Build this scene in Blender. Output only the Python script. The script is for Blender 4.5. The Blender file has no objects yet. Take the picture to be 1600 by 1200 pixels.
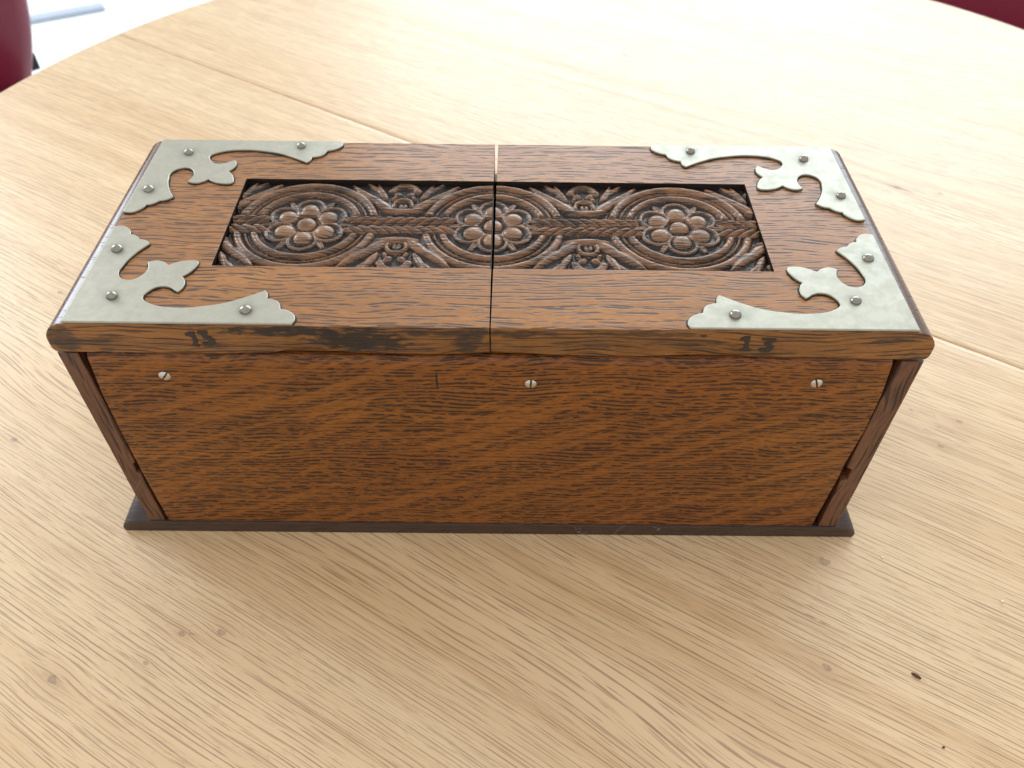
import bpy, bmesh, math, random
import numpy as np
from mathutils import Matrix, Vector

random.seed(7); np.random.seed(7)
scn = bpy.context.scene
col = scn.collection
MM = 0.001
R = math.radians

# ------------------------------------------------------------------ camera
cam_d = bpy.data.cameras.new('camera'); cam = bpy.data.objects.new('camera', cam_d); col.objects.link(cam)
cam_d.sensor_width = 36.0; cam_d.lens = 28.833; cam_d.clip_start = 0.01; cam_d.clip_end = 50
cam.matrix_world = (Matrix.Translation((0.006735, -0.239166, 0.367666))
                    @ Matrix.Rotation(-0.0072903, 4, 'Z') @ Matrix.Rotation(0.7571429, 4, 'X') @ Matrix.Rotation(0.0153712, 4, 'Z'))
cam_d.dof.use_dof = True; cam_d.dof.focus_distance = 0.36; cam_d.dof.aperture_fstop = 14
scn.camera = cam

# ------------------------------------------------------------------ light
world = bpy.data.worlds.new('World'); scn.world = world; world.use_nodes = True
bg = world.node_tree.nodes['Background']
bg.inputs['Color'].default_value = (1.0, 0.995, 0.985, 1); bg.inputs['Strength'].default_value = 1.0
def area(name, loc, target, sx, sy, power, colr):
    d = bpy.data.lights.new(name, 'AREA'); d.shape = 'RECTANGLE'; d.size = sx; d.size_y = sy; d.energy = power; d.color = colr
    o = bpy.data.objects.new(name, d); col.objects.link(o); o.location = loc
    o.rotation_euler = (Vector(target) - Vector(loc)).to_track_quat('-Z', 'Y').to_euler()
    return o
area('window_light_back', (1.35, 4.6, 1.72), (0.15, 0.2, 0.0), 4.8, 2.7, 186, (0.76, 0.90, 1.0))
area('window_light_left', (-2.5, 2.0, 1.05), (0, 0.1, 0.05), 1.2, 1.4, 46, (0.80, 0.91, 1.0))
vs = scn.view_settings
vs.view_transform = 'Standard'; vs.look = 'None'; vs.exposure = 0.0; vs.gamma = 1.0; vs.use_curve_mapping = False
scn.render.engine = 'CYCLES'
scn.cycles.max_bounces = 6; scn.cycles.diffuse_bounces = 3; scn.cycles.glossy_bounces = 3
scn.cycles.use_adaptive_sampling = True; scn.cycles.adaptive_threshold = 0.02

# ------------------------------------------------------------------ node helpers
class V:
    """a socket with arithmetic"""
    def __init__(s, nt, sock): s.nt = nt; s.s = sock
    def _m(s, op, *a, clamp=False):
        n = s.nt.nodes.new('ShaderNodeMath'); n.operation = op; n.use_clamp = clamp
        for i, x in enumerate((s,) + a):
            if isinstance(x, V): s.nt.links.new(x.s, n.inputs[i])
            else: n.inputs[i].default_value = x
        return V(s.nt, n.outputs[0])
    def __add__(s, o): return s._m('ADD', o)
    __radd__ = __add__
    def __sub__(s, o): return s._m('SUBTRACT', o)
    def __rsub__(s, o): return (s * -1.0) + o
    def __mul__(s, o): return s._m('MULTIPLY', o)
    __rmul__ = __mul__
    def __truediv__(s, o): return s._m('DIVIDE', o)
    def pw(s, o): return s._m('POWER', o)
    def absv(s): return s._m('ABSOLUTE')
    def exp(s): return s._m('EXPONENT')
    def sin(s): return s._m('SINE')
    def mn(s, o): return s._m('MINIMUM', o)
    def mx(s, o): return s._m('MAXIMUM', o)
    def clamp(s): return s._m('ADD', 0.0, clamp=True)
    def step(s, a, b):
        n = s.nt.nodes.new('ShaderNodeMapRange'); n.interpolation_type = 'SMOOTHSTEP'
        s.nt.links.new(s.s, n.inputs[0]); n.inputs[1].default_value = a; n.inputs[2].default_value = b
        n.inputs[3].default_value = 0; n.inputs[4].default_value = 1
        return V(s.nt, n.outputs[0])

def srgb(r, g, b):
    f = lambda c: c/12.92 if c <= .04045 else ((c+.055)/1.055)**2.4
    return (f(r/255), f(g/255), f(b/255), 1)

class Mat:
    def __init__(s, name):
        s.m = bpy.data.materials.new(name); s.m.use_nodes = True; s.nt = s.m.node_tree
        s.b = s.nt.nodes['Principled BSDF']
    def coords(s):
        t = s.nt.nodes.new('ShaderNodeTexCoord'); x = s.nt.nodes.new('ShaderNodeSeparateXYZ')
        s.nt.links.new(t.outputs['Object'], x.inputs[0])
        return [V(s.nt, x.outputs[i]) for i in range(3)]
    def attr(s, name):
        t = s.nt.nodes.new('ShaderNodeAttribute'); t.attribute_name = name; x = s.nt.nodes.new('ShaderNodeSeparateXYZ')
        s.nt.links.new(t.outputs['Vector'], x.inputs[0])
        return [V(s.nt, x.outputs[i]) for i in range(3)]
    def comb(s, x, y, z):
        n = s.nt.nodes.new('ShaderNodeCombineXYZ')
        for i, a in enumerate((x, y, z)):
            if isinstance(a, V): s.nt.links.new(a.s, n.inputs[i])
            else: n.inputs[i].default_value = a
        return n.outputs[0]
    def noise(s, x, y, z, detail=2.0, rough=.5, dist=0.0):
        n = s.nt.nodes.new('ShaderNodeTexNoise'); n.inputs['Scale'].default_value = 1.0
        n.inputs['Detail'].default_value = detail; n.inputs['Roughness'].default_value = rough; n.inputs['Distortion'].default_value = dist
        s.nt.links.new(s.comb(x, y, z), n.inputs['Vector'])
        return V(s.nt, n.outputs['Fac'])
    def dashes(s, a, b, la, lb, size, soft=.45, dens=None):
        """separate lens-shaped pores, one in each stretched cell; cells la long and lb wide"""
        n = s.nt.nodes.new('ShaderNodeTexVoronoi'); n.voronoi_dimensions = '2D'; n.feature = 'F1'
        n.inputs['Scale'].default_value = 1.0; n.inputs['Randomness'].default_value = 1.0
        s.nt.links.new(s.comb(a*(1/la), b*(1/lb), 0.0), n.inputs['Vector'])
        c = s.nt.nodes.new('ShaderNodeSeparateXYZ'); s.nt.links.new(n.outputs['Color'], c.inputs[0])
        d = V(s.nt, n.outputs['Distance']); r = V(s.nt, c.outputs[0])
        lim = (r*.7 + .62)*size
        if dens is not None: lim = lim*dens
        return 1.0 - ((d/lim.mx(.01)).step(1.0 - soft, 1.0 + soft))
    def rows(s, a, b, pitch, width, la, seed, thr):
        """broken grain lines: one wandering line in each row across the grain"""
        t = b*(1/pitch) + seed; r = t._m('FLOOR'); fr = t - r - .5
        n = s.nt.nodes.new('ShaderNodeTexWhiteNoise'); n.noise_dimensions = '1D'; s.nt.links.new(r.s, n.inputs['W'])
        rnd = V(s.nt, n.outputs['Value'])
        along = s.noise(a*(1/la), rnd*313.0, seed, 1.5)
        cen = (rnd - .5)*.62 + (s.noise(a*26.0, rnd*97.0, seed + 3, 0.0) - .5)*.5
        w = along.step(thr, thr + .2)*width
        return 1.0 - ((fr - cen).absv()/w.mx(.004)).step(.45, 1.25)
    def mix(s, f, a, b, mode='MIX'):
        n = s.nt.nodes.new('ShaderNodeMix'); n.data_type = 'RGBA'; n.blend_type = mode
        for sock, val in ((n.inputs[0], f), (n.inputs[6], a), (n.inputs[7], b)):
            if isinstance(val, V): s.nt.links.new(val.s, sock)
            elif hasattr(val, 'is_linked'): s.nt.links.new(val, sock)
            else: sock.default_value = val
        return n.outputs[2]
    def set(s, k, v):
        i = s.b.inputs[k]
        if isinstance(v, V): s.nt.links.new(v.s, i)
        elif hasattr(v, 'is_linked'): s.nt.links.new(v, i)
        else: i.default_value = v
    def bump(s, h, strength=.3, dist=.0004):
        n = s.nt.nodes.new('ShaderNodeBump'); n.inputs['Strength'].default_value = strength; n.inputs['Distance'].default_value = dist
        s.nt.links.new(h.s, n.inputs['Height']); s.nt.links.new(n.outputs[0], s.b.inputs['Normal'])
    def mark(s, a, b, a0, b0, ra, rb, slope=0.0):
        """soft ellipse with its own place: 1 inside, 0 outside"""
        da = (a - a0); db = (b - b0) - da*slope
        d = (da/ra).pw(2.0) + (db/rb).pw(2.0)
        return 1.0 - (d + (s.rag - .5)*4.5*s.ragk).step(.3, 1.3)

# ------------------------------------------------------------------ materials
def table_oak():
    M = Mat('pale_table_oak')
    u, v, fig = M.attr('grain')          # along the grain, across it, figure shift
    ku, kv, kr = M.attr('knot')          # place relative to the nearest knot, in knot radii
    w2 = M.noise(u*11.0, v*30.0, 1.2, 1)
    d = (ku*.75).pw(2.0) + (kv*1.15).pw(2.0)
    g = (ku*ku*-.05).exp() * (kv.absv()*-.36).exp()
    v1 = v + (w2 - .5)*.0009 - g*(kv/(kv.absv() + .8))*kr*1.3
    band = M.noise(u*1.1, v1*75.0, 5.1, 3, .6)
    wide = M.noise(u*.9, v1*13.0, 7.7, 1)
    dn = M.noise(u*3.0, v1*60.0, 9.0, 1)
    p1 = M.rows(u, v1, .0031, .115, .024, 3.0, .36).mx(M.rows(u, v1, .0023, .11, .017, 41.5, .46)*.8)
    p2 = M.dashes(u + .7, v1 + .37, .060, .00125, .19, .5)
    dens = dn.step(.30, .62)
    fleck = M.noise(u*150.0, v1*520.0, 11.0, 1).step(.56, .70) * wide.step(.42, .6)
    base = M.mix(band.step(.30, .70), srgb(226, 195, 151), srgb(211, 176, 130))
    base = M.mix(wide.step(.36, .66)*.50, base, srgb(226, 199, 158))
    base = M.mix(fleck*.22, base, srgb(178, 126, 74))
    base = M.mix((p2*.40*(dens*.4+.6)), base, srgb(158, 114, 74))
    base = M.mix((p1*.66*(dens*.3+.7)), base, srgb(132, 98, 68))
    base = M.mix((d*-.06).exp()*.22, base, srgb(176, 136, 94))
    dd = d + (M.noise(u*420.0, v*560.0, 3.0, 2) - .5)*2.2
    ring = (1.0 - dd.step(.2, 1.2))*(d.step(.02, .3)*.3 + .7)
    base = M.mix(ring*.50, base, srgb(104, 80, 62))
    M.set('Base Color', base)
    M.set('Roughness', .33 + p1*.16 + band*.10)
    M.set('Specular IOR Level', 1.0)
    return M.m

def aged_oak(name, light, mid, dark, L=(.006, .0006), rough=.34, grain='x', pore_amt=.75, thr=(.53, .66), marks=None, band_amt=.6, seed=0.0, stain=0.0, ray=False, bumpv=.35, coat=0.0, ragk=1.0, spec=.5, psize=.22, lines=None):
    M = Mat(name); x, y, z = M.coords()
    if grain == 'x': a, b, c = x, y, z
    else: a, b, c = z, y, x
    wob = (M.noise(a*16.0, b*40.0, c*40.0 + seed, 2) - .5)*.006
    b1 = b + wob; c1 = c + wob
    cr = b1 + c1 + (seed*.173)
    band = M.noise(a*7.0, b1*130.0, c1*130.0 + seed, 3, .6)
    blot = M.noise(a*9.0, b*14.0, c*14.0 + seed, 3, .6)
    mot = M.noise(a*240.0, b*900.0, c*900.0 + seed, 2)
    pd = M.noise(a*22.0, cr*160.0, seed, 1)
    if lines:
        pt_, wd_, ln_, th_ = lines
        pore = M.rows(a, cr, pt_, wd_, ln_, seed + .3, th_).mx(M.rows(a, cr, pt_*.71, wd_, ln_*.8, seed + 21.7, th_ + .06)*.75)
    else:
        pore = M.dashes(a, cr, L[0], L[1], psize, .35, pd*1.2 + .4).mx(M.dashes(a + .3, cr + .21, L[0]*.7, L[1]*.62, psize*.9, .5)*.6)
    colr = M.mix((band.step(.30, .70))*band_amt, light, mid)
    colr = M.mix(blot.step(.35, .7)*.45, colr, mid)
    colr = M.mix((mot.step(.35, .7)*.22), colr, dark)
    if ray:   # medullary figure: slanting bands nearly free of pores
        s = z - x*.46 + wob*2.0; t = x + z*.46
        rb = M.noise(t*10.0, s*150.0, 2.0 + seed, 2.0, .5)
        rb2 = M.noise(t*26.0, s*210.0, 6.0 + seed, 1.0)
        rm = (rb*.8 + rb2*.2).step(.49, .60)
        pore = pore*(1.0 - rm*.52)
        colr = M.mix(rm*.42, colr, srgb(154, 93, 34))
        warm = M.noise(x*5.0, z*9.0, 1.0, 2).step(.38, .62)
        colr = M.mix(warm*.30, colr, srgb(126, 66, 24))
    colr = M.mix(pore*pore_amt, colr, dark)
    if stain:  # black handling stain with its own ragged patches
        st = M.noise(a*34.0, b*60.0, c*170.0 + seed + 3, 4, .65).step(.53, .66)
        colr = M.mix(st*stain, colr, srgb(30, 22, 18))
    if marks:
        M.rag = M.noise(x*160.0, 1.0, z*520.0, 3, .6); M.ragk = ragk
        for (pa, pb, ra, rb_, sl, am, cc) in marks:
            colr = M.mix(M.mark(x, z, pa*MM, pb*MM, ra*MM, rb_*MM, sl)*am, colr, cc)
    M.set('Base Color', colr)
    M.set('Roughness', (blot - .5)*.22 + pore*.18 + rough)
    M.set('Specular IOR Level', spec)
    if coat: M.set('Coat Weight', coat); M.set('Coat Roughness', .22)
    M.bump((1.0 - pore)*.8 + mot*.25, bumpv, .0003)
    return M.m

BLK = srgb(26, 18, 14)
m_table = table_oak()
m_front = aged_oak('figured_oak_front', srgb(138, 83, 30), srgb(106, 61, 22), srgb(28, 15, 9), lines=(.0022, .265, .0048, .37), pore_amt=.85, rough=.34, ray=True, ragk=.25, spec=.32,
    marks=[(-23.4, 116.0, .55, 6.2, 0, .9, BLK), (-148.6, 120.1, 1.3, 1.1, 0, .75, srgb(58, 52, 48)), (155.5, 118.5, 1.6, 1.2, 0, .5, BLK), (28, 116, 1.4, 2.2, 0, .45, BLK),
           (62, 112.5, 1.0, 1.6, 0, .6, BLK), (-115, 87, 1.2, 1.0, 0, .55, BLK), (-108, 86, 1.0, .8, 0, .5, BLK), (-48, 92, 3.5, .9, .3, .5, BLK), (-133, 128, 3.2, 1.0, 0, .5, BLK)])
m_lid = aged_oak('lid_oak', srgb(174, 118, 63), srgb(140, 92, 48), srgb(46, 29, 18), lines=(.0024, .215, .0100, .40), pore_amt=.85, rough=.29, spec=.5, seed=4.0, bumpv=.22,
    marks=None)
m_lidedge = aged_oak('lid_edge_oak', srgb(152, 98, 41), srgb(102, 62, 27), srgb(26, 15, 9), lines=(.0021, .19, .020, .38), pore_amt=.85, rough=.42, seed=9.0, stain=.78,
    marks=[(-84, 143.6, 26, 2.6, 0, .95, BLK), (-54, 139, 20, 7.0, 0, .92, BLK), (-10, 138, 6, 6, .2, .75, BLK), (-30, 143, 5, 1.5, 0, .8, BLK), (9, 143.5, 10, 2.0, 0, .7, BLK), (62, 144, 26, 1.3, 0, .6, BLK),
           (-172, 138, 7, 7, 0, .7, BLK), (-158, 137, 7, 2.2, 0, .45, BLK), (85, 143.5, 1.6, 1.2, 0, .8, BLK)])
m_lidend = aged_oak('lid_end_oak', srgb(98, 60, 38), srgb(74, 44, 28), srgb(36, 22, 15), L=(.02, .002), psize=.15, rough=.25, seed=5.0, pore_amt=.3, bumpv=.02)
m_side = aged_oak('side_oak', srgb(114, 70, 44), srgb(86, 52, 33), srgb(30, 16, 11), L=(.040, .0020), psize=.24, pore_amt=.85, rough=.42, grain='z', seed=2.0, stain=.45)
m_base = aged_oak('base_oak', srgb(58, 31, 22), srgb(42, 23, 16), srgb(20, 12, 9), L=(.026, .0024), rough=.30, seed=6.0, pore_amt=.5, bumpv=.15, coat=.12)
m_relief = aged_oak('carved_oak', srgb(154, 110, 75), srgb(108, 74, 49), srgb(22, 16, 12), L=(.022, .0013), psize=.26, rough=.27, seed=1.0, pore_amt=.85, bumpv=.55, stain=.6)
m_berry = aged_oak('berry_oak', srgb(164, 121, 84), srgb(122, 86, 58), srgb(32, 22, 16), L=(.022, .0013), psize=.24, rough=.26, seed=1.0, pore_amt=.85, bumpv=.5, stain=.35)  # slightly lighter oak for the rosette berries
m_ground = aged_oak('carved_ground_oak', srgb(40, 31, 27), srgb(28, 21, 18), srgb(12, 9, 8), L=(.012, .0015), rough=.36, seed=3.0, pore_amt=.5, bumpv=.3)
m_inside = aged_oak('inside_oak', srgb(70, 44, 28), srgb(54, 34, 22), srgb(26, 16, 12), rough=.6, seed=8.0)

def nickel():
    M = Mat('aged_nickel'); x, y, z = M.coords()
    n1 = M.noise(x*170.0, y*170.0, z*170.0, 4, .65); n2 = M.noise(x*900.0, y*900.0, z*900.0, 2)
    c = M.mix(n1.step(.32, .68)*.6, srgb(178, 175, 161), srgb(163, 160, 147))
    c = M.mix(n2.step(.60, .75)*.22, c, srgb(120, 122, 108))
    ps = [(-154.9, 16), (-163.2, 47), (-98.8, 8.4), (149.3, 18), (162.8, 46.2), (98, 8.4), (-153.7, 125.6), (-163.7, 92.8), (-98.9, 133), (153.8, 126), (163.9, 94), (98, 132)]
    halo = None
    for px, py in ps:
        d = ((x - px*MM).pw(2.0) + (y - py*MM).pw(2.0))._m('SQRT')
        h = ((d - .0024)/(-.0016)).exp().mn(1.0)
        halo = h if halo is None else halo.mx(h)
    c = M.mix((halo*.38)*(n1*.8+.6), c, srgb(70, 70, 62))
    M.set('Base Color', c); M.set('Metallic', 1.0)
    M.set('Roughness', .36 + n1*.22)
    M.bump(n1*.6 + n2*.4, .06, .0003)
    return M.m
m_nickel = nickel()
def plain(name, c, rough=.5, metal=0.0, nz=.12, scale=300.0):
    M = Mat(name); x, y, z = M.coords(); n = M.noise(x*scale, y*scale, z*scale, 3)
    M.set('Base Color', M.mix(n.step(.3, .7)*nz*2.0, c, tuple(k*.55 for k in c[:3]) + (1,)))
    M.set('Roughness', (n-.5)*.16 + rough); M.set('Metallic', metal)
    return M.m
m_rivet = plain('rivet_metal', srgb(150, 146, 134), .26, 1.0, .2, 800)
m_screw = plain('screw_steel', srgb(206, 202, 192), .24, 1.0, .2, 900)
m_ink = plain('stamp_ink', srgb(46, 34, 26), .6, 0, .2, 2500)
m_shade_grime = plain('gap_shade_grime', srgb(34, 28, 22), .6, 0, .3, 1500)  # dark colour standing for the gap shadow around the mounts and wax grime
m_lint = plain('lint', srgb(160, 152, 148), .9)
m_crumb = plain('crumb', srgb(92, 52, 36), .6, 0, .3, 2000)
m_crumbw = plain('pale_crumb', srgb(238, 232, 222), .8)
m_leather = plain('burgundy_leather', srgb(118, 28, 50), .30, 0, .12, 180)
m_black = plain('black_plastic', srgb(34, 40, 46), .5)
m_steel = plain('brushed_steel', srgb(170, 178, 190), .35, 1.0, .05, 60)
m_pedestal = plain('pedestal_oak', srgb(205, 170, 122), .45, 0, .1, 20)
m_floor = plain('white_floor', srgb(232, 236, 238), .42, 0, .02, 6)
m_sill = plain('sill_aluminium', srgb(172, 182, 196), .45, .0, .05, 30)

# ------------------------------------------------------------------ object helpers
def obj(name, me, mat=None, parent=None, loc=None):
    o = bpy.data.objects.new(name, me); col.objects.link(o)
    if mat: me.materials.append(mat)
    if parent: o.parent = parent
    if loc: o.location = loc
    return o
def thing(name, label, cat, loc=(0, 0, 0), rz=0.0, group=None):
    o = bpy.data.objects.new(name, None); col.objects.link(o); o.location = loc; o.rotation_euler = (0, 0, rz); o.empty_display_size = .05
    o['label'] = label; o['category'] = cat
    if group: o['group'] = group
    return o
def tag(o, label, cat, group=None):
    o['label'] = label; o['category'] = cat
    if group: o['group'] = group
def mesh(name, verts, faces, smooth=None, scale=MM):
    me = bpy.data.meshes.new(name)
    me.from_pydata([(a*scale, b*scale, c*scale) for a, b, c in verts], [], faces)
    bm = bmesh.new(); bm.from_mesh(me); bmesh.ops.recalc_face_normals(bm, faces=bm.faces); bm.to_mesh(me); bm.free()
    if smooth is not None:
        me.shade_smooth(); me.set_sharp_from_angle(angle=R(smooth))
    return me
def bevel(o, w, seg=2, ang=35):
    b = o.modifiers.new('bevel', 'BEVEL'); b.width = w; b.segments = seg; b.limit_method = 'ANGLE'; b.angle_limit = R(ang); b.harden_normals = False
def outline_prism(poly, z0, z1, bev, map3=None, segs=2):
    """closed prism over a polygon (mm) with a small rounded upper edge"""
    P = np.array(poly, float)
    if 0.5*np.sum(P[:, 0]*np.roll(P[:, 1], -1) - np.roll(P[:, 0], -1)*P[:, 1]) < 0: P = P[::-1]
    e = np.roll(P, -1, 0) - P; e /= np.linalg.norm(e, axis=1)[:, None] + 1e-9
    n = np.c_[-e[:, 1], e[:, 0]]; nn = n + np.roll(n, 1, 0); nn /= np.maximum(np.linalg.norm(nn, axis=1)[:, None], .35)
    k = len(P); verts = []; faces = []
    rings = [(0, z0)] + [(bev*(1 - math.cos(t)), z1 - bev + bev*math.sin(t)) for t in np.linspace(0, math.pi/2, segs + 1)]
    for off, zz in rings:
        for p, q in zip(P, nn): verts.append((p[0] + q[0]*off, p[1] + q[1]*off, zz))
    for r in range(len(rings) - 1):
        for i in range(k):
            j = (i + 1) % k; faces.append((r*k + i, r*k + j, (r + 1)*k + j, (r + 1)*k + i))
    faces.append(tuple(range((len(rings) - 1)*k, len(rings)*k))); faces.append(tuple(range(k - 1, -1, -1)))
    if map3: verts = [map3(*v) for v in verts]
    return verts, faces
def catmull(pts, n=5):
    P = [np.array(p, float) for p in pts]
    if len(P) < 3: return [tuple(p) for p in P]
    Q = [2*P[0] - P[1]] + P + [2*P[-1] - P[-2]]; out = []
    for i in range(1, len(Q) - 2):
        a, b, c, d = Q[i-1:i+3]
        for k in range(n):
            t = k/n
            out.append(tuple(.5*((2*b) + (c - a)*t + (2*a - 5*b + 4*c - d)*t*t + (3*b - a - 3*c + d)*t**3)))
    out.append(tuple(P[-1])); return out
def tube(pts, r, k=6, scale=MM):
    verts = []; faces = []
    P = [Vector(p) for p in pts]
    for i, p in enumerate(P):
        t = (P[min(i+1, len(P)-1)] - P[max(i-1, 0)]).normalized()
        a = t.orthogonal().normalized(); b = t.cross(a)
        for j in range(k):
            q = p + (a*math.cos(j*2*math.pi/k) + b*math.sin(j*2*math.pi/k))*r; verts.append(tuple(q))
    for i in range(len(P)-1):
        for j in range(k):
            faces.append((i*k+j, i*k+(j+1) % k, (i+1)*k+(j+1) % k, (i+1)*k+j))
    faces.append(tuple(range(k))); faces.append(tuple(range((len(P)-1)*k, len(P)*k)))
    return mesh('tube', verts, faces, 60, scale)

# ================================================================== SETTING
fl = obj('floor', mesh('floor', [(-6000, -4000, -740), (6000, -4000, -740), (6000, 6000, -740), (-6000, 6000, -740)], [(0, 1, 2, 3)]), m_floor); fl['kind'] = 'structure'

# round table, split across the middle
TC = (89.9, 263.3); TR = 588.5
jd = np.array([724.1, -466.4]); jd /= np.linalg.norm(jd); jn = np.array([-jd[1], jd[0]])
jp = np.array([-390.6, 592.0])
off = float(np.dot(jp - np.array(TC), jn))
table = thing('dining_table', 'round pale oak dining table under the carved wooden box', 'table', (TC[0]*MM, TC[1]*MM, -.74))
KN = np.array([(-200.2, -80.7, 3.6), (-160.1, -72.4, 1.8), (-147.6, -57.7, 2.4), (-128.9, -56.8, 3.0), (170.1, -15.0, 4.2), (156.7, -71.8, 3.0), (-276.8, 60.3, 2.8),
   (258, 62, 2.0), (276, 81, 2.4), (250, 90, 1.6), (-244, 178, 2.2), (318, 330, 3.4), (350, 322, 2.6), (120, 560, 4), (-300, 190, 2.6), (-210, 300, 2.5), (330, 20, 2)])
GD = R(-31.3); GC, GS = math.cos(GD), math.sin(GD)
def grain_field(X, Y):
    """grain coordinates of the table top in metres; the figure bends in a few slow sweeps and one cathedral"""
    U = X*GC + Y*GS; Vv = Y*GC - X*GS
    W = Vv + 2.2*np.sin(U*.0075 + .8)*np.sin(Vv*.011) + .9*np.sin(U*.019 + Vv*.013) + .35*np.sin(U*.047 - Vv*.03)
    for cx, cy, L, wd, am in ((75, -112, 95, 26, 10), (-330, 120, 120, 30, 14), (300, 300, 150, 30, 14)):
        cu, cv = cx*GC + cy*GS, cy*GC - cx*GS
        W = W + am*np.exp(-((Vv-cv)/wd)**2)*(1/(1 + np.exp(-(U-cu)/ (L*.25)))) 
    KR = KN[:, 2]*.68
    dx = X[..., None] - KN[:, 0]; dy = Y[..., None] - KN[:, 1]
    du = (dx*GC + dy*GS)/KR; dv = (dy*GC - dx*GS)/KR
    n = np.argmin((du*.3)**2 + dv**2, -1)
    tk = lambda a: np.take_along_axis(a, n[..., None], -1)[..., 0]
    ku, kv = tk(du), tk(dv); far = (np.abs(ku) > 14) | (np.abs(kv) > 14)
    ku = np.where(far, 60.0, ku); kv = np.where(far, 60.0, kv)
    return np.stack([U*MM, W*MM, W*0], -1), np.stack([ku, kv, KR[n]*MM], -1)
def table_leaf(sign):
    o0 = off + sign*.5; lim = TR*.9995
    a0, a1 = math.asin(o0/TR), sign*math.asin(.9995)
    vs_ = [o0, o0 + sign*.12, o0 + sign*.35] + [TR*math.sin(a) for a in np.linspace(math.asin((o0 + sign*5)/TR), a1, 190)]
    nc = 320; P = []; Z = []
    for r, v in enumerate(vs_):
        um = math.sqrt(TR*TR - v*v)
        us = [-um, -um + min(.4, um*.1), -um + min(1.4, um*.3)]; us = us + list(np.linspace(us[-1], -us[-1], nc)[1:-1]) + [-q for q in us[::-1]]
        zz = [-1.2, -.35, 0] + [0]*(nc-2) + [0, -.35, -1.2]
        lo = {0: -.3, 1: -.1}.get(r, 0)
        if r == len(vs_)-1: lo = -1.2
        for u, z in zip(us, zz):
            p = jd*u + jn*v; P.append((p[0] + TC[0], p[1] + TC[1])); Z.append(min(z, lo))
    W = nc + 4; nr = len(vs_); P = np.array(P)
    verts = [(p[0], p[1], z) for p, z in zip(P, Z)]
    faces = [(a*W+b, a*W+b+1, (a+1)*W+b+1, (a+1)*W+b) for a in range(nr-1) for b in range(W-1)]
    rim = list(range(W)) + [a*W + W-1 for a in range(1, nr)] + [(nr-1)*W + b for b in range(W-2, -1, -1)] + [a*W for a in range(nr-2, 0, -1)]
    k = len(verts); verts += [(P[i][0], P[i][1], -26.0) for i in rim]; L = len(rim)
    faces += [(rim[i], rim[(i+1) % L], k + (i+1) % L, k + i) for i in range(L)] + [tuple(range(k, k+L))]
    me = mesh('table_leaf', verts, faces, 50)
    Q = np.array(verts)[:, :2]; g, kn = grain_field(Q[:, 0], Q[:, 1])
    for nm, arr in (('grain', g), ('knot', kn)):
        at = me.attributes.new(nm, 'FLOAT_VECTOR', 'POINT'); at.data.foreach_set('vector', arr.astype(np.float32).ravel())
    return me
for s in (1, -1):
    o = obj('table_leaf', table_leaf(s), m_table, table)
    o.matrix_parent_inverse = Matrix.Translation((-TC[0]*MM, -TC[1]*MM, .74))
def lathe(prof, k=40):
    verts = []; faces = []
    for r, z in prof:
        for j in range(k): verts.append((r*math.cos(2*math.pi*j/k), r*math.sin(2*math.pi*j/k), z))
    for i in range(len(prof)-1):
        for j in range(k): faces.append((i*k+j, i*k+(j+1) % k, (i+1)*k+(j+1) % k, (i+1)*k+j))
    faces.append(tuple(range(k))); faces.append(tuple(range((len(prof)-1)*k, len(prof)*k)))
    return verts, faces
v, f = lathe([(260, 0), (260, 14), (245, 22), (70, 34), (55, 60), (55, 690), (180, 714)])
obj('pedestal', mesh('pedestal', v, f, 40), m_pedestal, table)

# ================================================================== THE BOX
box = thing('wooden_box', 'dark oak box with carved panel and metal corner mounts on the pale table', 'box')
HW = 146.6          # wood surface of the lid
DEP = 138.4

def columns(xs, rows, top, bot, holes=None, floor_z=None):
    """board built from columns along x and rows along y; holes(i,j) -> cell has a pocket at floor_z"""
    nx, ny = len(xs), len(rows); verts = []; faces = []
    T = lambda i, j: (i*ny + j); B = lambda i, j: nx*ny + i*ny + j; F = lambda i, j: 2*nx*ny + i*ny + j
    for fn in (top, bot):
        for i in range(nx):
            for j in range(ny): verts.append(fn(i, j))
    if floor_z is not None:
        for i in range(nx):
            for j in range(ny):
                a = top(i, j); verts.append((a[0], a[1], floor_z))
    hole = holes or (lambda i, j: False)
    for i in range(nx-1):
        for j in range(ny-1):
            faces.append((B(i, j), B(i, j+1), B(i+1, j+1), B(i+1, j)))
            if hole(i, j):
                faces.append((F(i, j), F(i+1, j), F(i+1, j+1), F(i, j+1)))
                for (di, dj, a, b) in ((-1, 0, (i, j), (i, j+1)), (1, 0, (i+1, j), (i+1, j+1)), (0, -1, (i, j), (i+1, j)), (0, 1, (i, j+1), (i+1, j+1))):
                    ii, jj = i+di, j+dj
                    if not (0 <= ii < nx-1 and 0 <= jj < ny-1) or not hole(ii, jj):
                        if 0 <= ii < nx-1 and 0 <= jj < ny-1: faces.append((T(*a), T(*b), F(*b), F(*a)))
            else: faces.append((T(i, j), T(i+1, j), T(i+1, j+1), T(i, j+1)))
    for i in range(nx-1):
        for j in (0, ny-1): faces.append((T(i, j), T(i+1, j), B(i+1, j), B(i, j)))
    for j in range(ny-1):
        for i in (0, nx-1):
            if floor_z is not None and hole(min(i, nx-2), j): faces.append((F(i, j), F(i, j+1), B(i, j+1), B(i, j)))
            else: faces.append((T(i, j), T(i, j+1), B(i, j+1), B(i, j)))
    return verts, faces

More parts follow.
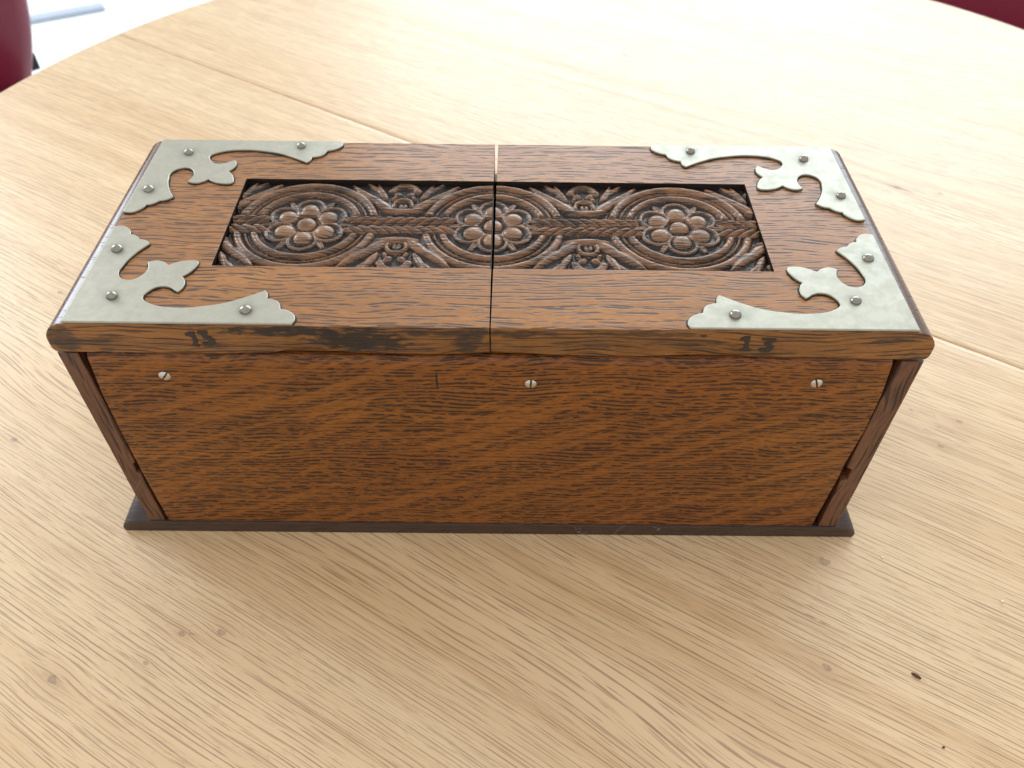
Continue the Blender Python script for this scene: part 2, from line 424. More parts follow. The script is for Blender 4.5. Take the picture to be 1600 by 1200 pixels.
lidbot = np.array([(-178, 131.2), (-162, 130.9), (-136, 130.9), (-102, 131.2), (-90, 131.9), (-84, 133.3), (-78, 134.7), (-72, 134.9), (-64, 133.2), (-56, 132.4), (-44, 132), (-18, 132), (-6, 132.7), (-1, 133.8), (0, 134.4),
                   (4, 133.6), (11, 133.1), (29, 132.1), (48, 131.9), (66, 132.1), (78, 133.0), (84, 133.6), (94, 133.4), (108, 132.4), (139, 132.0), (178, 131.5)])
jig = lambda x, s: .16*math.sin(x*.31 + s) + .13*math.sin(x*.83 + 2.1*s) + .08*math.sin(x*2.07 + s*3)
ENDP = [(179.2, 137.8, 135.4), (178.9, 139.6, 132.8), (178.0, 141.6, 131.5), (176.6, 143.6, 131.0), (174.6, 145.2, 131.0), (172.3, 146.2, 131.0), (170.0, HW, 131.0)]
rng = random.Random(3)
lids = []
for s in (-1, 1):
    xs = [s*e[0] for e in ENDP]; prof = [(e[1], e[2]) for e in ENDP]
    inner = list(np.arange(166, 120.5, -3.5)) + [120.4] + list(np.arange(117, 3, -3.5)) + [.9 if s < 0 else .35]
    for x in inner: xs.append(s*x if not (s > 0 and x == .35) else -.35); prof.append((HW, 131.0))
    rows = [0.0, .5, 2.2, 20.0, 37.6, 104.4, 121.0, DEP]
    n = len(xs)
    def top(i, j, xs=xs, prof=prof, s=s, n=n):
        x = xs[i]; y = rows[j]
        if i == n-1: x = (-.85 - .0016*y) if s < 0 else (-.30 + .0062*y)
        if j == 0: y += max(0, jig(x, 1 + s)*.8) + .05
        z = prof[i][0] - (.10*abs(jig(x, 4)) if j in (0, 1) else 0)
        return (x, y, z)
    def bot(i, j, xs=xs, prof=prof, s=s, n=n):
        x = xs[i]; y = rows[j]
        if i == n-1: x = (-.85 - .0016*y) if s < 0 else (-.30 + .0062*y)
        z = prof[i][1]
        if j == 0:
            y += max(0, jig(x, 2 + s)*.9) + .1
            z = max(z, float(np.interp(x, lidbot[:, 0], lidbot[:, 1])) + jig(x*1.7, 5)*.5)
        if j == 1: z = max(z, float(np.interp(x, lidbot[:, 0], lidbot[:, 1])) - .4)
        return (x, y, z)
    ip = xs.index(s*120.4)
    vv, ff = columns(xs, rows, top, bot, holes=lambda i, j: i >= ip and j == 4, floor_z=142.5)
    me = mesh('lid_leaf', vv, ff, 40)
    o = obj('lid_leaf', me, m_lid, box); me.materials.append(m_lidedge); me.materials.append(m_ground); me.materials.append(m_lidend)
    for p in me.polygons:
        if p.normal.y < -.8 and p.center.y < .003: p.material_index = 1
        elif abs(p.center.x) > .1702 and p.center.z > .1312: p.material_index = 3
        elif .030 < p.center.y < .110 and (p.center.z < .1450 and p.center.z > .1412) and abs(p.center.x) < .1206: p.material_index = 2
    bevel(o, .00045, 2, 40)
    o['label'] = 'left half of the split oak lid' if s < 0 else 'right half of the split oak lid'
    lids.append(o)

# stamped numbers on the lid's edge (black ink, 13 twice)
n1 = [[(-122.63, 141.89), (-120.72, 142.79), (-118.55, 142.82), (-118.73, 140.72), (-118.43, 138.96), (-119.0, 135.91), (-118.3, 135.03), (-121.74, 135.2), (-120.84, 136.25), (-120.24, 138.93), (-121.3, 140.68), (-122.12, 140.49)],
      [(-117.08, 143.54), (-113.84, 143.76), (-113.3, 142.54), (-114.0, 141.1), (-112.5, 140.3), (-111.8, 139.04), (-111.4, 137.8), (-111.89, 136.2), (-113.5, 135.2), (-116.4, 135.2), (-117.2, 136.3), (-116.2, 137.3), (-114.6, 137.1), (-114.1, 138.2), (-114.6, 139.2), (-115.93, 139.7), (-116.07, 141.11), (-117.58, 142.0)]]
n2 = [[(99.9, 142.9), (101.2, 143.5), (103.5, 143.5), (103.6, 141.5), (103.7, 138.6), (104.0, 136.9), (105.2, 136.4), (105.2, 135.5), (100.9, 135.5), (100.8, 136.5), (101.9, 137.0), (101.9, 138.6), (101.7, 140.9), (99.8, 141.4)],
      [(108.38, 142.85), (113.87, 142.71), (114.0, 140.9), (112.7, 139.6), (114.1, 138.3), (113.77, 136.3), (112.15, 135.07), (108.74, 135.4), (108.2, 136.6), (109.4, 137.3), (110.9, 137.2), (111.2, 138.4), (109.9, 139.1), (109.9, 140.1), (111.3, 140.6), (111.0, 141.6), (108.6, 141.7)]]
for lid, nn in zip(lids, (n1, n2)):
    verts = []; faces = []
    for poly in nn:
        pp = catmull(poly + [poly[0]], 3)[:-1]
        pp = [(a + rng.uniform(-.1, .1), b + rng.uniform(-.1, .1)) for a, b in pp]
        v, f = outline_prism(pp, 0, .5, .02, map3=lambda a, b, c: (a, .36 - c, b), segs=1)
        k = len(verts); verts += v; faces += [tuple(i + k for i in q) for q in f]
    obj('stamped_number', mesh('stamped_number', verts, faces), m_ink, lid)['label'] = 'black number 13 stamped on the lid edge'

# ---- carcass
pr = np.array([(11, 165.3), (49, 166.7), (61, 166.5), (85, 168.0), (110, 167.7), (131, 165.6)])
pl = np.array([(8, -167.9), (44, -168.9), (80, -169.1), (105, -168.6), (131, -166.6)])
pt = np.array([(-170, 130.2), (-123, 129.5), (-44, 129.1), (35, 129.5), (113, 130.2), (170, 130.4)])
def front_panel():
    nx = 90; verts = []; faces = []
    zr = list(np.linspace(9.15, 124, 60)) + [-3.4, -2.2, -1.3, -.6, -.15, 0.0]
    yy = [0.3]*60 + [.34, .6, 1.05, 1.7, 2.5, 3.3]
    for zi, y0 in zip(zr, yy):
        for i in range(nx+1):
            t = i/nx
            zref = zi if zi > 0 else 130 + zi
            x = np.interp(zref, pl[:, 0], pl[:, 1])*(1-t) + np.interp(zref, pr[:, 0], pr[:, 1])*t
            z = zi if zi > 0 else float(np.interp(x, pt[:, 0], pt[:, 1])) + zi + jig(x, 7)*.3
            edge = .35*max(0, 1 - min(t, 1-t)*nx/1.0)
            verts.append((x, y0 + edge + .03*math.sin(x*.05)*math.sin(z*.07), z))
    nz = len(zr); W = nx+1
    for a in range(nz-1):
        for b in range(nx): faces.append((a*W+b, a*W+b+1, (a+1)*W+b+1, (a+1)*W+b))
    # rim to the back
    rim = [b for b in range(W)] + [a*W + nx for a in range(1, nz)] + [(nz-1)*W + b for b in range(nx-1, -1, -1)] + [a*W for a in range(nz-2, 0, -1)]
    k = len(verts)
    for r_ in rim: p = verts[r_]; verts.append((p[0], 9.0, p[2]))
    L = len(rim)
    for i in range(L): faces.append((rim[i], rim[(i+1) % L], k + (i+1) % L, k + i))
    faces.append(tuple(range(k, k+L)))
    return mesh('front_panel', verts, faces, 30)
fp = obj('front_panel', front_panel(), m_front, box)

def side_panel(s):
    verts = []; faces = []
    zs = np.arange(9.2, 131.0, 1.3); ring = []
    for z in zs:
        if s > 0: xin = 168.5 + .15*math.sin(z*.06) + .12*jig(z, 3)
        else: xin = -(169.8 + .15*math.sin(z*.05) + .10*jig(z, 6))
        if s > 0 and 49.5 < z < 57.5: xin += 3.0 + rng.uniform(-.4, .4)
        if s < 0 and 49.0 < z < 57.0: xin -= 1.5 + rng.uniform(-.2, .2)
        if s > 0 and z > 124: xin += .25*(z-124)*.5
        xo = s*(178.3 + .10*jig(z, 8))
        yf = .25 + .08*jig(z, 9)
        r = [(s*160.0, DEP, z), (s*160.0, 9.4, z), (xin, 9.4, z), (xin, yf + .35, z), (xin + s*.35, yf, z), (xo - s*.5, yf, z), (xo, yf + .5, z), (xo, DEP, z)]
        ring.append(len(verts)); verts += r
    for a, b in zip(ring[:-1], ring[1:]):
        for j in range(8): faces.append((a+j, a+(j+1) % 8, b+(j+1) % 8, b+j))
    faces.append(tuple(range(ring[0], ring[0]+8))); faces.append(tuple(range(ring[-1], ring[-1]+8)))
    return mesh('side_panel', verts, faces, 40)
for s in (-1, 1): obj('side_panel', side_panel(s), m_side, box)
def boxmesh(name, x0, x1, y0, y1, z0, z1):
    v = [(x, y, z) for x in (x0, x1) for y in (y0, y1) for z in (z0, z1)]
    return mesh(name, v, [(0, 1, 3, 2), (4, 6, 7, 5), (0, 4, 5, 1), (2, 3, 7, 6), (0, 2, 6, 4), (1, 5, 7, 3)])
bp_ = obj('back_panel', boxmesh('back_panel', -159.5, 159.5, 130.2, 138.0, 9.2, 129.6), m_side, box); bevel(bp_, .0005)
xs = [-192.8, -192.9, -192.0, -190.2, -187.5, -184, -179] + list(np.arange(-170, 171, 10)) + [175, 180, 183.5, 186.2, 188.2, 189.0, 188.8]
zt = [2.4, 4.2, 6.2, 7.7, 8.7, 9.0, 9.0] + [9.0]*35 + [9.0, 9.0, 8.7, 7.7, 6.2, 4.2, 2.4]
zb = [1.0, .6] + [.15]*(len(xs)-4) + [.6, 1.0]
rowsb = [-.6, .2, 60.0, DEP + .4]
vv, ff = columns(xs, rowsb, lambda i, j: (xs[i], rowsb[j] + (.12*jig(xs[i], 2) if j == 0 else 0), zt[i] - (.35 if j == 0 else 0)), lambda i, j: (xs[i], rowsb[j] + (.3 if j == 0 else 0), zb[i]))
bo = obj('base_board', mesh('base_board', vv, ff, 45), m_base, box); bevel(bo, .0004, 2, 40)

# ---- slotted screws on the front
def screw_mesh():
    verts = []; faces = []
    r = 2.55; hgt = 1.0; sw = .42
    def cap(sign):
        xs_ = np.linspace(sw, r*.985, 9); base = len(verts); m = 11
        for x in xs_:
            c = math.sqrt(max(0, r*r - x*x))
            for j in range(m):
                y = -c + 2*c*j/(m-1); d = math.hypot(x, y)/r
                verts.append((sign*x, y, .25 + hgt*math.sqrt(max(0, 1 - .9*d*d)) - .32*hgt))
        for i in range(8):
            for j in range(m-1): faces.append((base+i*m+j, base+(i+1)*m+j, base+(i+1)*m+j+1, base+i*m+j+1))
        b2 = len(verts)
        for j in range(m): verts.append((sign*sw, verts[base+j][1], -.5))
        for j in range(m-1): faces.append((base+j, base+j+1, b2+j+1, b2+j))
    cap(1); cap(-1)
    k = 36; b = len(verts)
    for j in range(k): verts.append((r*math.cos(2*math.pi*j/k), r*math.sin(2*math.pi*j/k), .26))
    for j in range(k): verts.append((r*math.cos(2*math.pi*j/k), r*math.sin(2*math.pi*j/k), -.6))
    for j in range(k): faces.append((b+j, b+(j+1) % k, b+k+(j+1) % k, b+k+j))
    b2 = len(verts)
    for j in range(k): verts.append((r*.99*math.cos(2*math.pi*j/k), r*.99*math.sin(2*math.pi*j/k), -.5))
    faces.append(tuple(range(b2, b2+k)))
    return mesh('screw', verts, faces, 35)
sm = screw_mesh(); first = True
for (x, z, a) in ((-137.9, 117.3, 38), (16.4, 114.6, 3), (137.4, 116.7, -18)):
    o = bpy.data.objects.new('screw', sm); col.objects.link(o); o.parent = fp
    if first: sm.materials.append(m_screw); first = False
    o.location = (x*MM, .0002, z*MM); o.rotation_euler = (R(90), R(a), 0)

# ---- metal corner mounts
SEG = [[(0, .3), (0, 63.4)],
 [(0, 63.4), (3.2, 64.0), (5.5, 63.3), (7.7, 61.2), (8.8, 59.3), (9.0, 57.9)],
 [(9.0, 57.9), (10.8, 57.5), (12.7, 56.2), (14.3, 54.4)], [(14.3, 54.4), (16.2, 54.0), (18.2, 52.8), (19.7, 51.1)],
 [(19.7, 51.1), (17.1, 46.9), (15.1, 42.8), (13.6, 38.5), (12.9, 34.6), (12.6, 32.3), (13.1, 30.1), (14.3, 28.2), (16.0, 26.9), (18.0, 26.3), (20.3, 26.7), (22.2, 28.2), (23.5, 30.4), (24.1, 32.8), (23.8, 35.4), (22.7, 38.3)],
 [(22.7, 38.3), (24.5, 39.2), (26.8, 39.5), (29.1, 38.8), (30.9, 37.5), (32.1, 36.3)],
 [(32.1, 36.3), (33.9, 37.7), (36.4, 39.0), (39.5, 39.7), (42.5, 39.7), (44.2, 38.9), (44.5, 37.1), (43.5, 33.8), (41.9, 30.9), (40.1, 29.0)],
 [(40.1, 29.0), (41.6, 26.8), (42.4, 24.0), (42.1, 20.9), (40.9, 18.9)],
 [(40.9, 18.9), (39.5, 19.8), (37.4, 21.4), (34.8, 22.3), (32.0, 22.0), (30.1, 20.7), (28.5, 18.4), (27.8, 16.5), (27.9, 15.0), (29.0, 13.5), (31.2, 12.0), (34.3, 10.6), (39.3, 9.6), (47.1, 9.4), (55.7, 10.8), (61.8, 12.5), (67.5, 15.2), (71.9, 17.7), (76.4, 20.5)],
 [(76.4, 20.5), (77.7, 19.1), (78.3, 17.0), (78.3, 15.5)], [(78.3, 15.5), (80.1, 15.1), (82.5, 14.1), (84.1, 12.2), (85.0, 9.3)],
 [(85.0, 9.3), (87.4, 8.6), (90.0, 6.9), (91.6, 4.8), (91.9, 2.2), (91.2, .3)], [(91.2, .3), (60, .3), (30, .3), (0, .3)]]
OUT = []
for sg in SEG:
    OUT += catmull(sg, 5)[:-1]
def dome(r, h, k=20, n=7):
    verts = [(0, 0, h)]; faces = []
    for i in range(1, n+1):
        t = i/n*math.pi/2; rr = r*math.sin(t); z = h*math.cos(t)
        for j in range(k): verts.append((rr*math.cos(2*math.pi*j/k), rr*math.sin(2*math.pi*j/k), z))
    for j in range(k): faces.append((0, 1+j, 1+(j+1) % k))
    for i in range(n-1):
        for j in range(k): faces.append((1+i*k+j, 1+(i+1)*k+j, 1+(i+1)*k+(j+1) % k, 1+i*k+(j+1) % k))
    return mesh('rivet', verts, faces, 80)
rm = dome(2.45, 2.0); rm.materials.append(m_rivet)
MOUNTS = [(-1, 0, 'front left', [(-154.9, 15.6), (-163.2, 46.8), (-98.8, 8.0)]), (1, 0, 'front right', [(149.3, 17.7), (162.8, 46.0), (98.0, 8.2)]),
          (-1, 1, 'back left', [(-153.7, 125.5), (-163.7, 92.7), (-98.9, 132.8)]), (1, 1, 'back right', [(153.8, 125.8), (163.9, 93.8), (98.0, 131.9)])]
for sx, back, nm, riv in MOUNTS:
    poly = []
    for a, b in OUT:
        wob = .12*math.sin(a*.5 + 3*back + sx) * .5
        poly.append((sx*(170.1 - a), (138.2 - b + wob*.3) if back else (b + wob*.3)))
    v, f = outline_prism(poly, HW + .28, 147.75, .38, segs=3)
    me = mesh('corner_mount', v, f, 10)
    o = obj('corner_mount', me, m_nickel, box); o['label'] = 'nickel fleur corner mount, ' + nm
    PP = np.array(poly); cen = None
    gv, gf = outline_prism(poly, HW - .3, HW + .27, .02, segs=1)
    A2 = np.array(poly); ar = .5*np.sum(A2[:, 0]*np.roll(A2[:, 1], -1) - np.roll(A2[:, 0], -1)*A2[:, 1])
    if ar < 0: A2 = A2[::-1]
    e2 = np.roll(A2, -1, 0) - np.roll(A2, 1, 0); e2 /= np.linalg.norm(e2, axis=1)[:, None] + 1e-9
    out2 = A2 + np.c_[e2[:, 1], -e2[:, 0]]*np.array([.42 + .22*math.sin(i*.37) + .12*math.sin(i*1.31) for i in range(len(A2))])[:, None]
    out2[:, 0] = np.clip(out2[:, 0], -169.9, 169.9); out2[:, 1] = np.clip(out2[:, 1], .6, 137.9)
    gv, gf = outline_prism(out2, HW - .3, HW + .05, .02, segs=1)
    obj('shade_grime_line', mesh('shade_grime_line', gv, gf, 20), m_shade_grime, o)  # dark rim under the plate: its shadow line painted in, with some grime
    for (x, y) in riv:
        r_ = bpy.data.objects.new('rivet', rm); col.objects.link(r_); r_.parent = o
        r_.location = (x*MM, y*MM, 147.6*MM); r_.rotation_euler = (R(rng.uniform(-7, 7)), R(rng.uniform(-7, 7)), rng.uniform(0, 6)); k = rng.uniform(.93, 1.05); r_.scale = (k, k, rng.uniform(.9, 1.1))

# ---- carved panel: relief carved into one board, as height over the sunk ground (mm)
CY = 70.8; CX = (-86.0, -.8, 84.4); PER = 85.2
def relief(X, Y):
    y = Y - CY; ay = np.abs(y)
    H = np.zeros_like(X); K = np.zeros(X.shape, int)
    def put(h, key, m=None):
        h = np.where(np.isfinite(h), h, 0)
        if m is not None: h = h*m
        w = h > H
        H[w] = h[w]; K[w] = (np.broadcast_to(key, X.shape))[w]
    def sst(a, b, t): t = np.clip((t-a)/(b-a), 0, 1); return t*t*(3-2*t)
    ci = np.clip(np.round((X - CX[0])/PER), 0, 2).astype(int)
    cx = np.array(CX)[ci]
    x = X - cx
    r = np.hypot(x, y); th = np.arctan2(y, x)
    side = np.where(X < CX[1], -1.0, 1.0)
    # concentric rings, interrupted by the rope
    cut = sst(6.5, 7.4, ay)
    near = 1 - sst(8, 20, ay)
    up = (y > 0).astype(int)
    for r0, w, h, tw in ((31.0, 2.0, 3.1, 1), (27.4, .6, 2.1, 0), (23.6, 1.8, 3.1, 1)):
        t = (r - r0)/w
        g = h*np.sqrt(np.clip(1 - t*t, 0, 1))
        if tw:
            ph = th*r0/3.1 + t*.55*np.sign(y)*-side*np.sign(x)
            g = g - (g > .4)*near*.55*np.exp(-((ph % 1.0 - .5)/.13)**2) - (g > .4)*(1-near)*.14*np.exp(-((ph*.5 % 1.0 - .5)/.10)**2)
        put(g, 100 + ci*2 + up, cut)
    # rosette
    ang = np.degrees(th) - 90; sec = np.round(ang/60); pa = np.radians(sec*60 + 90)
    px, py = np.cos(pa), np.sin(pa)
    rad = x*px + y*py; tan = -x*py + y*px
    d = np.hypot((rad - 12.2), tan*1.04)
    cup = np.where(d < 5.9, .2 + 2.0*np.clip(d/5.9, 0, 1)**9, np.where(d < 6.6, 2.2 + .2*np.sin((d-5.9)/.7*np.pi), 2.2*np.sqrt(np.clip(1 - ((d-6.6)/1.1)**2, 0, 1))))
    cup = np.where(rad > 6, cup, .3)
    put(np.where((r < 22), cup, 0), np.where(cup > 2.0, 200 + ci, 0))
    # sepal tips between petals
    ang2 = np.degrees(th); sec2 = np.round(ang2/60); qa = np.radians(sec2*60)
    rad2 = x*np.cos(qa) + y*np.sin(qa); tan2 = -x*np.sin(qa) + y*np.cos(qa)
    t2 = (rad2 - 12.5)/8.2
    wl = 2.3*np.sqrt(np.clip(t2, 0, 1))*np.sqrt(np.clip(1-t2, 0, 1))*1.5
    lf = 2.1*np.clip(1 - (tan2/np.maximum(wl, .01))**2, 0, 1)**.5 - .9*np.exp(-(tan2/.45)**2)
    put(np.where((t2 > 0) & (t2 < 1), lf, 0), 200 + ci)
    # berries
    g = 3.9*np.sqrt(np.clip(1 - ((rad - 10.5)/4.8)**2 - (tan/4.55)**2, 0, 1)); put(g, 500 + ci)
    g = 4.1*np.sqrt(np.clip(1 - (r/4.7)**2, 0, 1)); put(g, 500 + ci)
    # double rope
    for s in (1, -1):
        t = (y - s*3.35)/3.15
        base = np.sqrt(np.clip(1 - t*t, 0, 1))
        ph = (X*1.0 - CX[1] + side*s*(y - s*3.35)*(-1.0)*-1.35)/5.25 + (.15 if s > 0 else .4)
        p = (ph % 1.0) - .5
        seg = np.clip(np.cos(np.pi*p), 0, 1)**.85
        put((3.4*base**.85)*(.05 + .95*seg), 300 + np.floor((X - CX[0])/PER + 0).astype(int) + 1, sst(18.0, 21.5, r + ay*.6))
    # leaf sprays between the rings, mirrored over the rope
    si = np.floor((X - CX[0])/PER).astype(int) + 1
    sxm = CX[0] + (si - .5)*PER
    u = np.abs(X - sxm); v = ay; key = 400 + si*2 + up
    bar = v - (10.9 + .013*u*u)
    wb = 2.0*np.sqrt(np.clip(1 - (u/10.2)**2, 0, 1)) + .01
    put(3.0*np.sqrt(np.clip(1 - (bar/wb)**2, 0, 1)), key)
    def leaf(p0, p1, w, h, bend=0.0, skew=.75):
        ax, ay_ = p0; bx, by = p1; L = math.hypot(bx-ax, by-ay_); dx, dy = (bx-ax)/L, (by-ay_)/L
        s_ = ((u-ax)*dx + (v-ay_)*dy)/L; n_ = -(u-ax)*dy + (v-ay_)*dx
        n_ = n_ - bend*np.sin(np.pi*np.clip(s_, 0, 1))
        sc = np.clip(s_, 0, 1)
        ww = w*np.sin(np.pi*sc**skew)**.75 + .01
        g_ = h*np.sqrt(np.clip(1 - (n_/ww)**2, 0, 1))*(.75 + .25*np.sin(np.pi*sc)) - .5*np.exp(-((n_+ww*.25)/.35)**2)*(sc > .25)*(sc < .95)
        put(np.where((s_ > 0) & (s_ < 1), g_, 0), key)
    leaf((4.2, 11.4), (15.2, 22.0), 2.4, 3.1, -.8)
    leaf((5.2, 14.5), (26.0, 32.6), 2.6, 3.0, -1.6)
    leaf((7.6, 20.0), (13.6, 34.0), 2.0, 2.6, -.6)
    leaf((9.5, 25.0), (19.5, 34.6), 1.6, 2.2, 0)
    # cup with bud
    d = np.hypot(u, (v - 15.8)*.95)
    put(np.where(v > 13.4, 2.7*np.sqrt(np.clip(1 - ((d - 4.3)/1.15)**2, 0, 1)), 0), key)
    put(1.9*np.sqrt(np.clip(1 - (u/2.7)**2 - ((v-15.3)/3.0)**2, 0, 1)) - 1.0*np.exp(-(u/.5)**2)*(v > 13)*(v < 17.6), key)
    ca, sa = math.cos(.5), math.sin(.5)
    for (bx, by, ra, rb) in ((2.9, 24.6, 2.5, 1.8), (6.0, 27.6, 2.3, 2.5), (4.6, 21.6, 1.2, 2.1)):
        du, dv = (u-bx)*ca + (v-by)*sa, -(u-bx)*sa + (v-by)*ca
        put(2.5*np.sqrt(np.clip(1 - (du/ra)**2 - (dv/rb)**2, 0, 1)), key)
    d = np.hypot(u, v - 26.6)
    put(np.where(v > 27.2, 2.5*np.sqrt(np.clip(1 - ((d - 5.0)/.9)**2, 0, 1)), 0), key)
    put(np.where((v > 27.2) & (d > 5), 2.4*np.sqrt(np.clip(1 - ((d - 5.0)/3.2)**2, 0, 1)), 0), key)
    # hand tooling: shallow facets and softened ground
    H2 = H + .05*np.sin(X*2.3 + 1.7*np.sin(Y*.9)) * np.sin(Y*2.9 + X*.4) + .05*np.sin(Y*7.0 + 1.5*np.sin(X*.35))*(H > .5)
    H2 = np.where(H < .05, .16*np.sin(X*1.3 + np.sin(Y*1.1)*2)*np.sin(Y*1.7), H2)
    return H2, K
GROUND = 143.3
def carve(x0, x1):
    st = .30; y0, y1 = 37.75, 104.25
    gx = np.linspace(x0, x1, int((x1-x0)/st)+1); gy = np.linspace(y0, y1, int((y1-y0)/st)+1)
    X, Y = np.meshgrid(gx, gy, indexing='ij')
    Hh, K = relief(X, Y)
    # one light blur keeps the crests worn round
    Hp = np.pad(Hh, 1, mode='edge')
    Hs = (Hp[1:-1, 1:-1]*4 + (Hp[:-2, 1:-1] + Hp[2:, 1:-1] + Hp[1:-1, :-2] + Hp[1:-1, 2:])*2 + Hp[:-2, :-2] + Hp[2:, 2:] + Hp[:-2, 2:] + Hp[2:, :-2])/16
    Hs = Hs*.78
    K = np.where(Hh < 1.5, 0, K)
    gxn = np.gradient(Hs, gx, axis=0); gyn = np.gradient(Hs, gy, axis=1)
    N = np.stack([-gxn, -gyn, np.ones_like(Hs)], -1); N /= np.linalg.norm(N, axis=-1, keepdims=True)
    nx, ny = X.shape
    idx = np.arange(nx*ny).reshape(nx, ny)
    q = np.stack([idx[:-1, :-1], idx[1:, :-1], idx[1:, 1:], idx[:-1, 1:]], -1).reshape(-1, 4)
    Kf = K.ravel(); hv = Hs.ravel()
    best = q[np.arange(len(q)), np.argmax(hv[q], 1)]
    kf = Kf[best]
    co = np.stack([X.ravel(), Y.ravel(), GROUND + Hs.ravel()], -1)*MM
    nr = N.reshape(-1, 3)
    out = {}
    for k in np.unique(kf):
        qq = q[kf == k]; used, inv = np.unique(qq, return_inverse=True); inv = inv.reshape(-1, 4)
        if k and len(qq) < 60:
            continue
        out[int(k)] = (co[used], inv, nr[used])
    small = [k for k in np.unique(kf) if k and k not in out]
    if small:
        m = (kf == 0) | np.isin(kf, small); qq = q[m]; used, inv = np.unique(qq, return_inverse=True)
        out[0] = (co[used], inv.reshape(-1, 4), nr[used])
    return out
NAMES = {1: 'ring_moulding', 2: 'rosette', 3: 'rope_moulding', 4: 'leaf_spray', 5: 'berry_cluster'}
for x0, x1, nm in ((-119.9, -1.35, 'left'), (.25, 120.1, 'right')):
    parts = carve(x0, x1); root = None
    for k in sorted(parts):
        co, fq, nr = parts[k]
        me = bpy.data.meshes.new('carving')
        me.vertices.add(len(co)); me.vertices.foreach_set('co', co.ravel().astype(np.float32))
        me.loops.add(fq.size); me.loops.foreach_set('vertex_index', fq.ravel().astype(np.int32))
        me.polygons.add(len(fq)); me.polygons.foreach_set('loop_start', np.arange(0, fq.size, 4, dtype=np.int32))
        me.update(calc_edges=True); me.validate()
        me.shade_smooth()
        me.normals_split_custom_set_from_vertices([tuple(n) for n in nr])
        if k == 0:
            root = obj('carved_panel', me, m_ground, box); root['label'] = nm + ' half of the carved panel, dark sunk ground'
        else:
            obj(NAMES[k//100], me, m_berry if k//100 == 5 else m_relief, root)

# ================================================================== SMALL THINGS
def lint(name, label, pts, r=.10):
    o = obj(name, tube(catmull(pts, 5), r*.6, 5), m_lint); tag(o, label, 'lint', 'lint fibres on the box')
lint('lint_fibre', 'curled white lint fibre on the dark base edge, right of centre', [(42, -1.0, 8.6), (43, -1.1, 6), (44.5, -1.2, 8), (45.5, -1.1, 4.5), (43.5, -1.2, 4), (46, -1.2, 2.6), (49, -1.1, 3.2)])
lint('lint_fibre', 'thin lint fibre leaning on the base edge below the right screw', [(63, -1.0, 1.6), (64, -1.3, 5), (65.5, -1.2, 7.6), (68, -.6, 9.2)], .08)
lint('lint_fibre', 'small lint tuft on the base edge toward the right corner', [(83, -.8, 8.8), (85, -1.1, 7.8), (86.5, -1.2, 6.8), (84.8, -1.3, 6.5), (87, -1.1, 8.6)], .11)
lint('lint_fibre', 'hair-thin fibre hanging off the lower left corner of the box', [(-178.6, -.4, 35), (-176, -.6, 37), (-172.5, -.5, 42), (-170.8, -.3, 45)], .07)
def chip(name, label, cat, loc, ra, rb, h, rz, mat):
    v, f = lathe([(.25, h), (.6, h*.9), (.92, h*.5), (1.0, h*.15), (.9, 0)], 12)
    v = [(a*ra*(1 + .15*math.sin(3*a)), b*rb, c) for a, b, c in v]
    o = obj(name, mesh(name, v, f, 50), mat); o.location = (loc[0]*MM, loc[1]*MM, .00015); o.rotation_euler = (0, 0, R(rz)); tag(o, label, cat)
chip('wood_splinter', 'small dark brown splinter lying on the table, lower right', 'splinter', (197.4, -75.5), 2.4, .95, .9, -38, m_crumb)
chip('crumb', 'tiny white crumb on the table beside the box front right corner', 'crumb', (201, -12.4), .7, .6, .5, 0, m_crumbw)
chip('crumb', 'tiny white crumb near the right edge of the table view', 'crumb', (253.3, -37), .8, .6, .5, 20, m_crumbw)
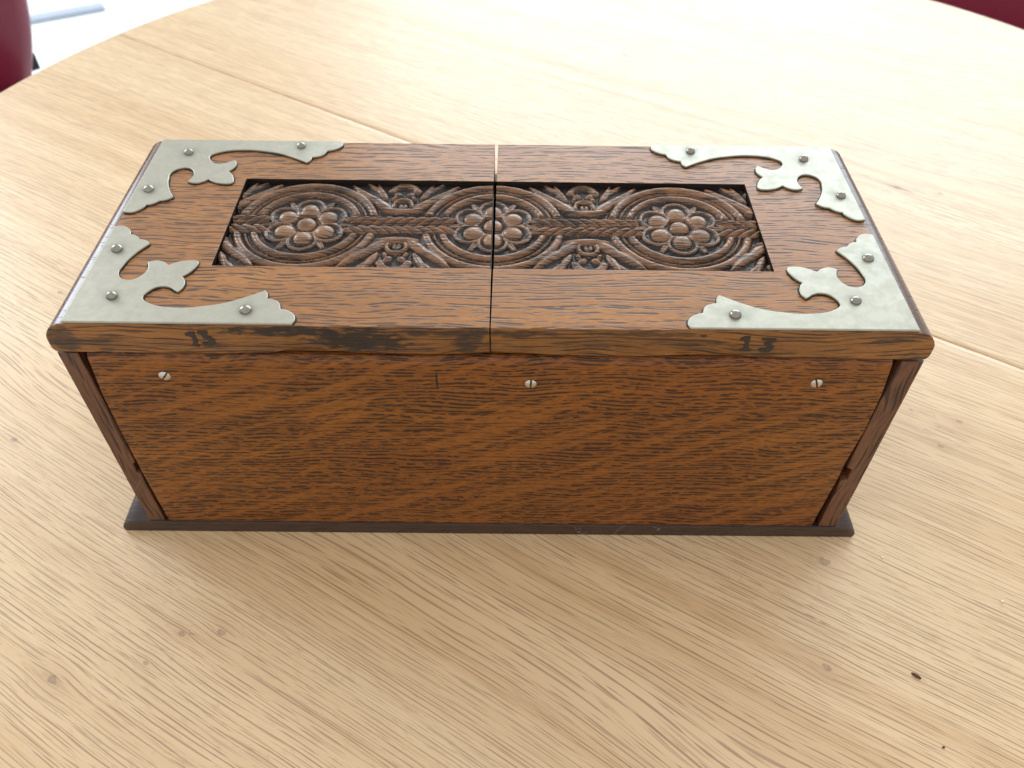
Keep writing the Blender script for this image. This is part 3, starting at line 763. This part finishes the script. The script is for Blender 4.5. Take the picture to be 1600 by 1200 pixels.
chip('crumb', 'tiny dark speck on the table below the splinter', 'crumb', (198.7, -107.7), .7, .5, .4, 20, m_crumb)

# ================================================================== BACKGROUND
def slab(w, d, z0, z1, rr, name, lean=0.0, nz=24, k=40, taper=0.0):
    """upholstered pad: rounded-rectangle plan, softened top and bottom (mm, local)"""
    verts = []; faces = []
    for i in range(nz+1):
        t = i/nz; z = z0 + (z1-z0)*t
        e = min(t, 1-t)*(z1-z0); ins = rr*(1 - math.sqrt(max(0, 1 - (1 - min(1, e/rr))**2)))
        for j in range(k):
            a = 2*math.pi*j/k; ca, sa = math.cos(a), math.sin(a); n = 5.0
            q = (abs(ca)**n + abs(sa)**n)**(-1/n)
            verts.append((ca*q*(w/2 - ins - taper*max(0, .5-t)**2), sa*q*(d/2 - ins*.8) + lean*(z - z0), z))
    for i in range(nz):
        for j in range(k): faces.append((i*k+j, i*k+(j+1) % k, (i+1)*k+(j+1) % k, (i+1)*k+j))
    faces.append(tuple(range(k))); faces.append(tuple(range(nz*k, (nz+1)*k)))
    return mesh(name, verts, faces, 50)
def chair(label, loc, rz, w):
    c = thing('dining_chair', label, 'chair', (loc[0], loc[1], -.74), rz, 'burgundy chairs at the table')
    obj('backrest', slab(w, 85, 400, 880, 38, 'backrest', .02, taper=330), m_leather, c)
    obj('seat', slab(w + 30, 430, 395, 470, 34, 'seat'), m_leather, c, (0, -.26, 0))
    for sx in (-1, 1):
        for yy in (-430, -40):
            obj('leg', tube([(sx*(w/2 - 40), yy, 0), (sx*(w/2 - 60), yy*.96, 400)], 13, 12), m_steel, c)
    return c
c1 = chair('burgundy leather chair at the left edge of the view', (-.945, .94), R(47), 500)
obj('bracket', boxmesh('bracket', 208, 222, -8, 10, 458, 484), m_black, c1)
chair('burgundy leather chair beyond the table at the upper right', (.86, 1.22), R(-37), .46*1000)
sl = obj('door_sill', boxmesh('door_sill', -1100, 0, -22, 22, 0, 14), m_sill)
sl.location = (-1.31, 2.46, -.74); sl.rotation_euler = (0, 0, R(29)); bevel(sl, .004)
sl['kind'] = 'structure'
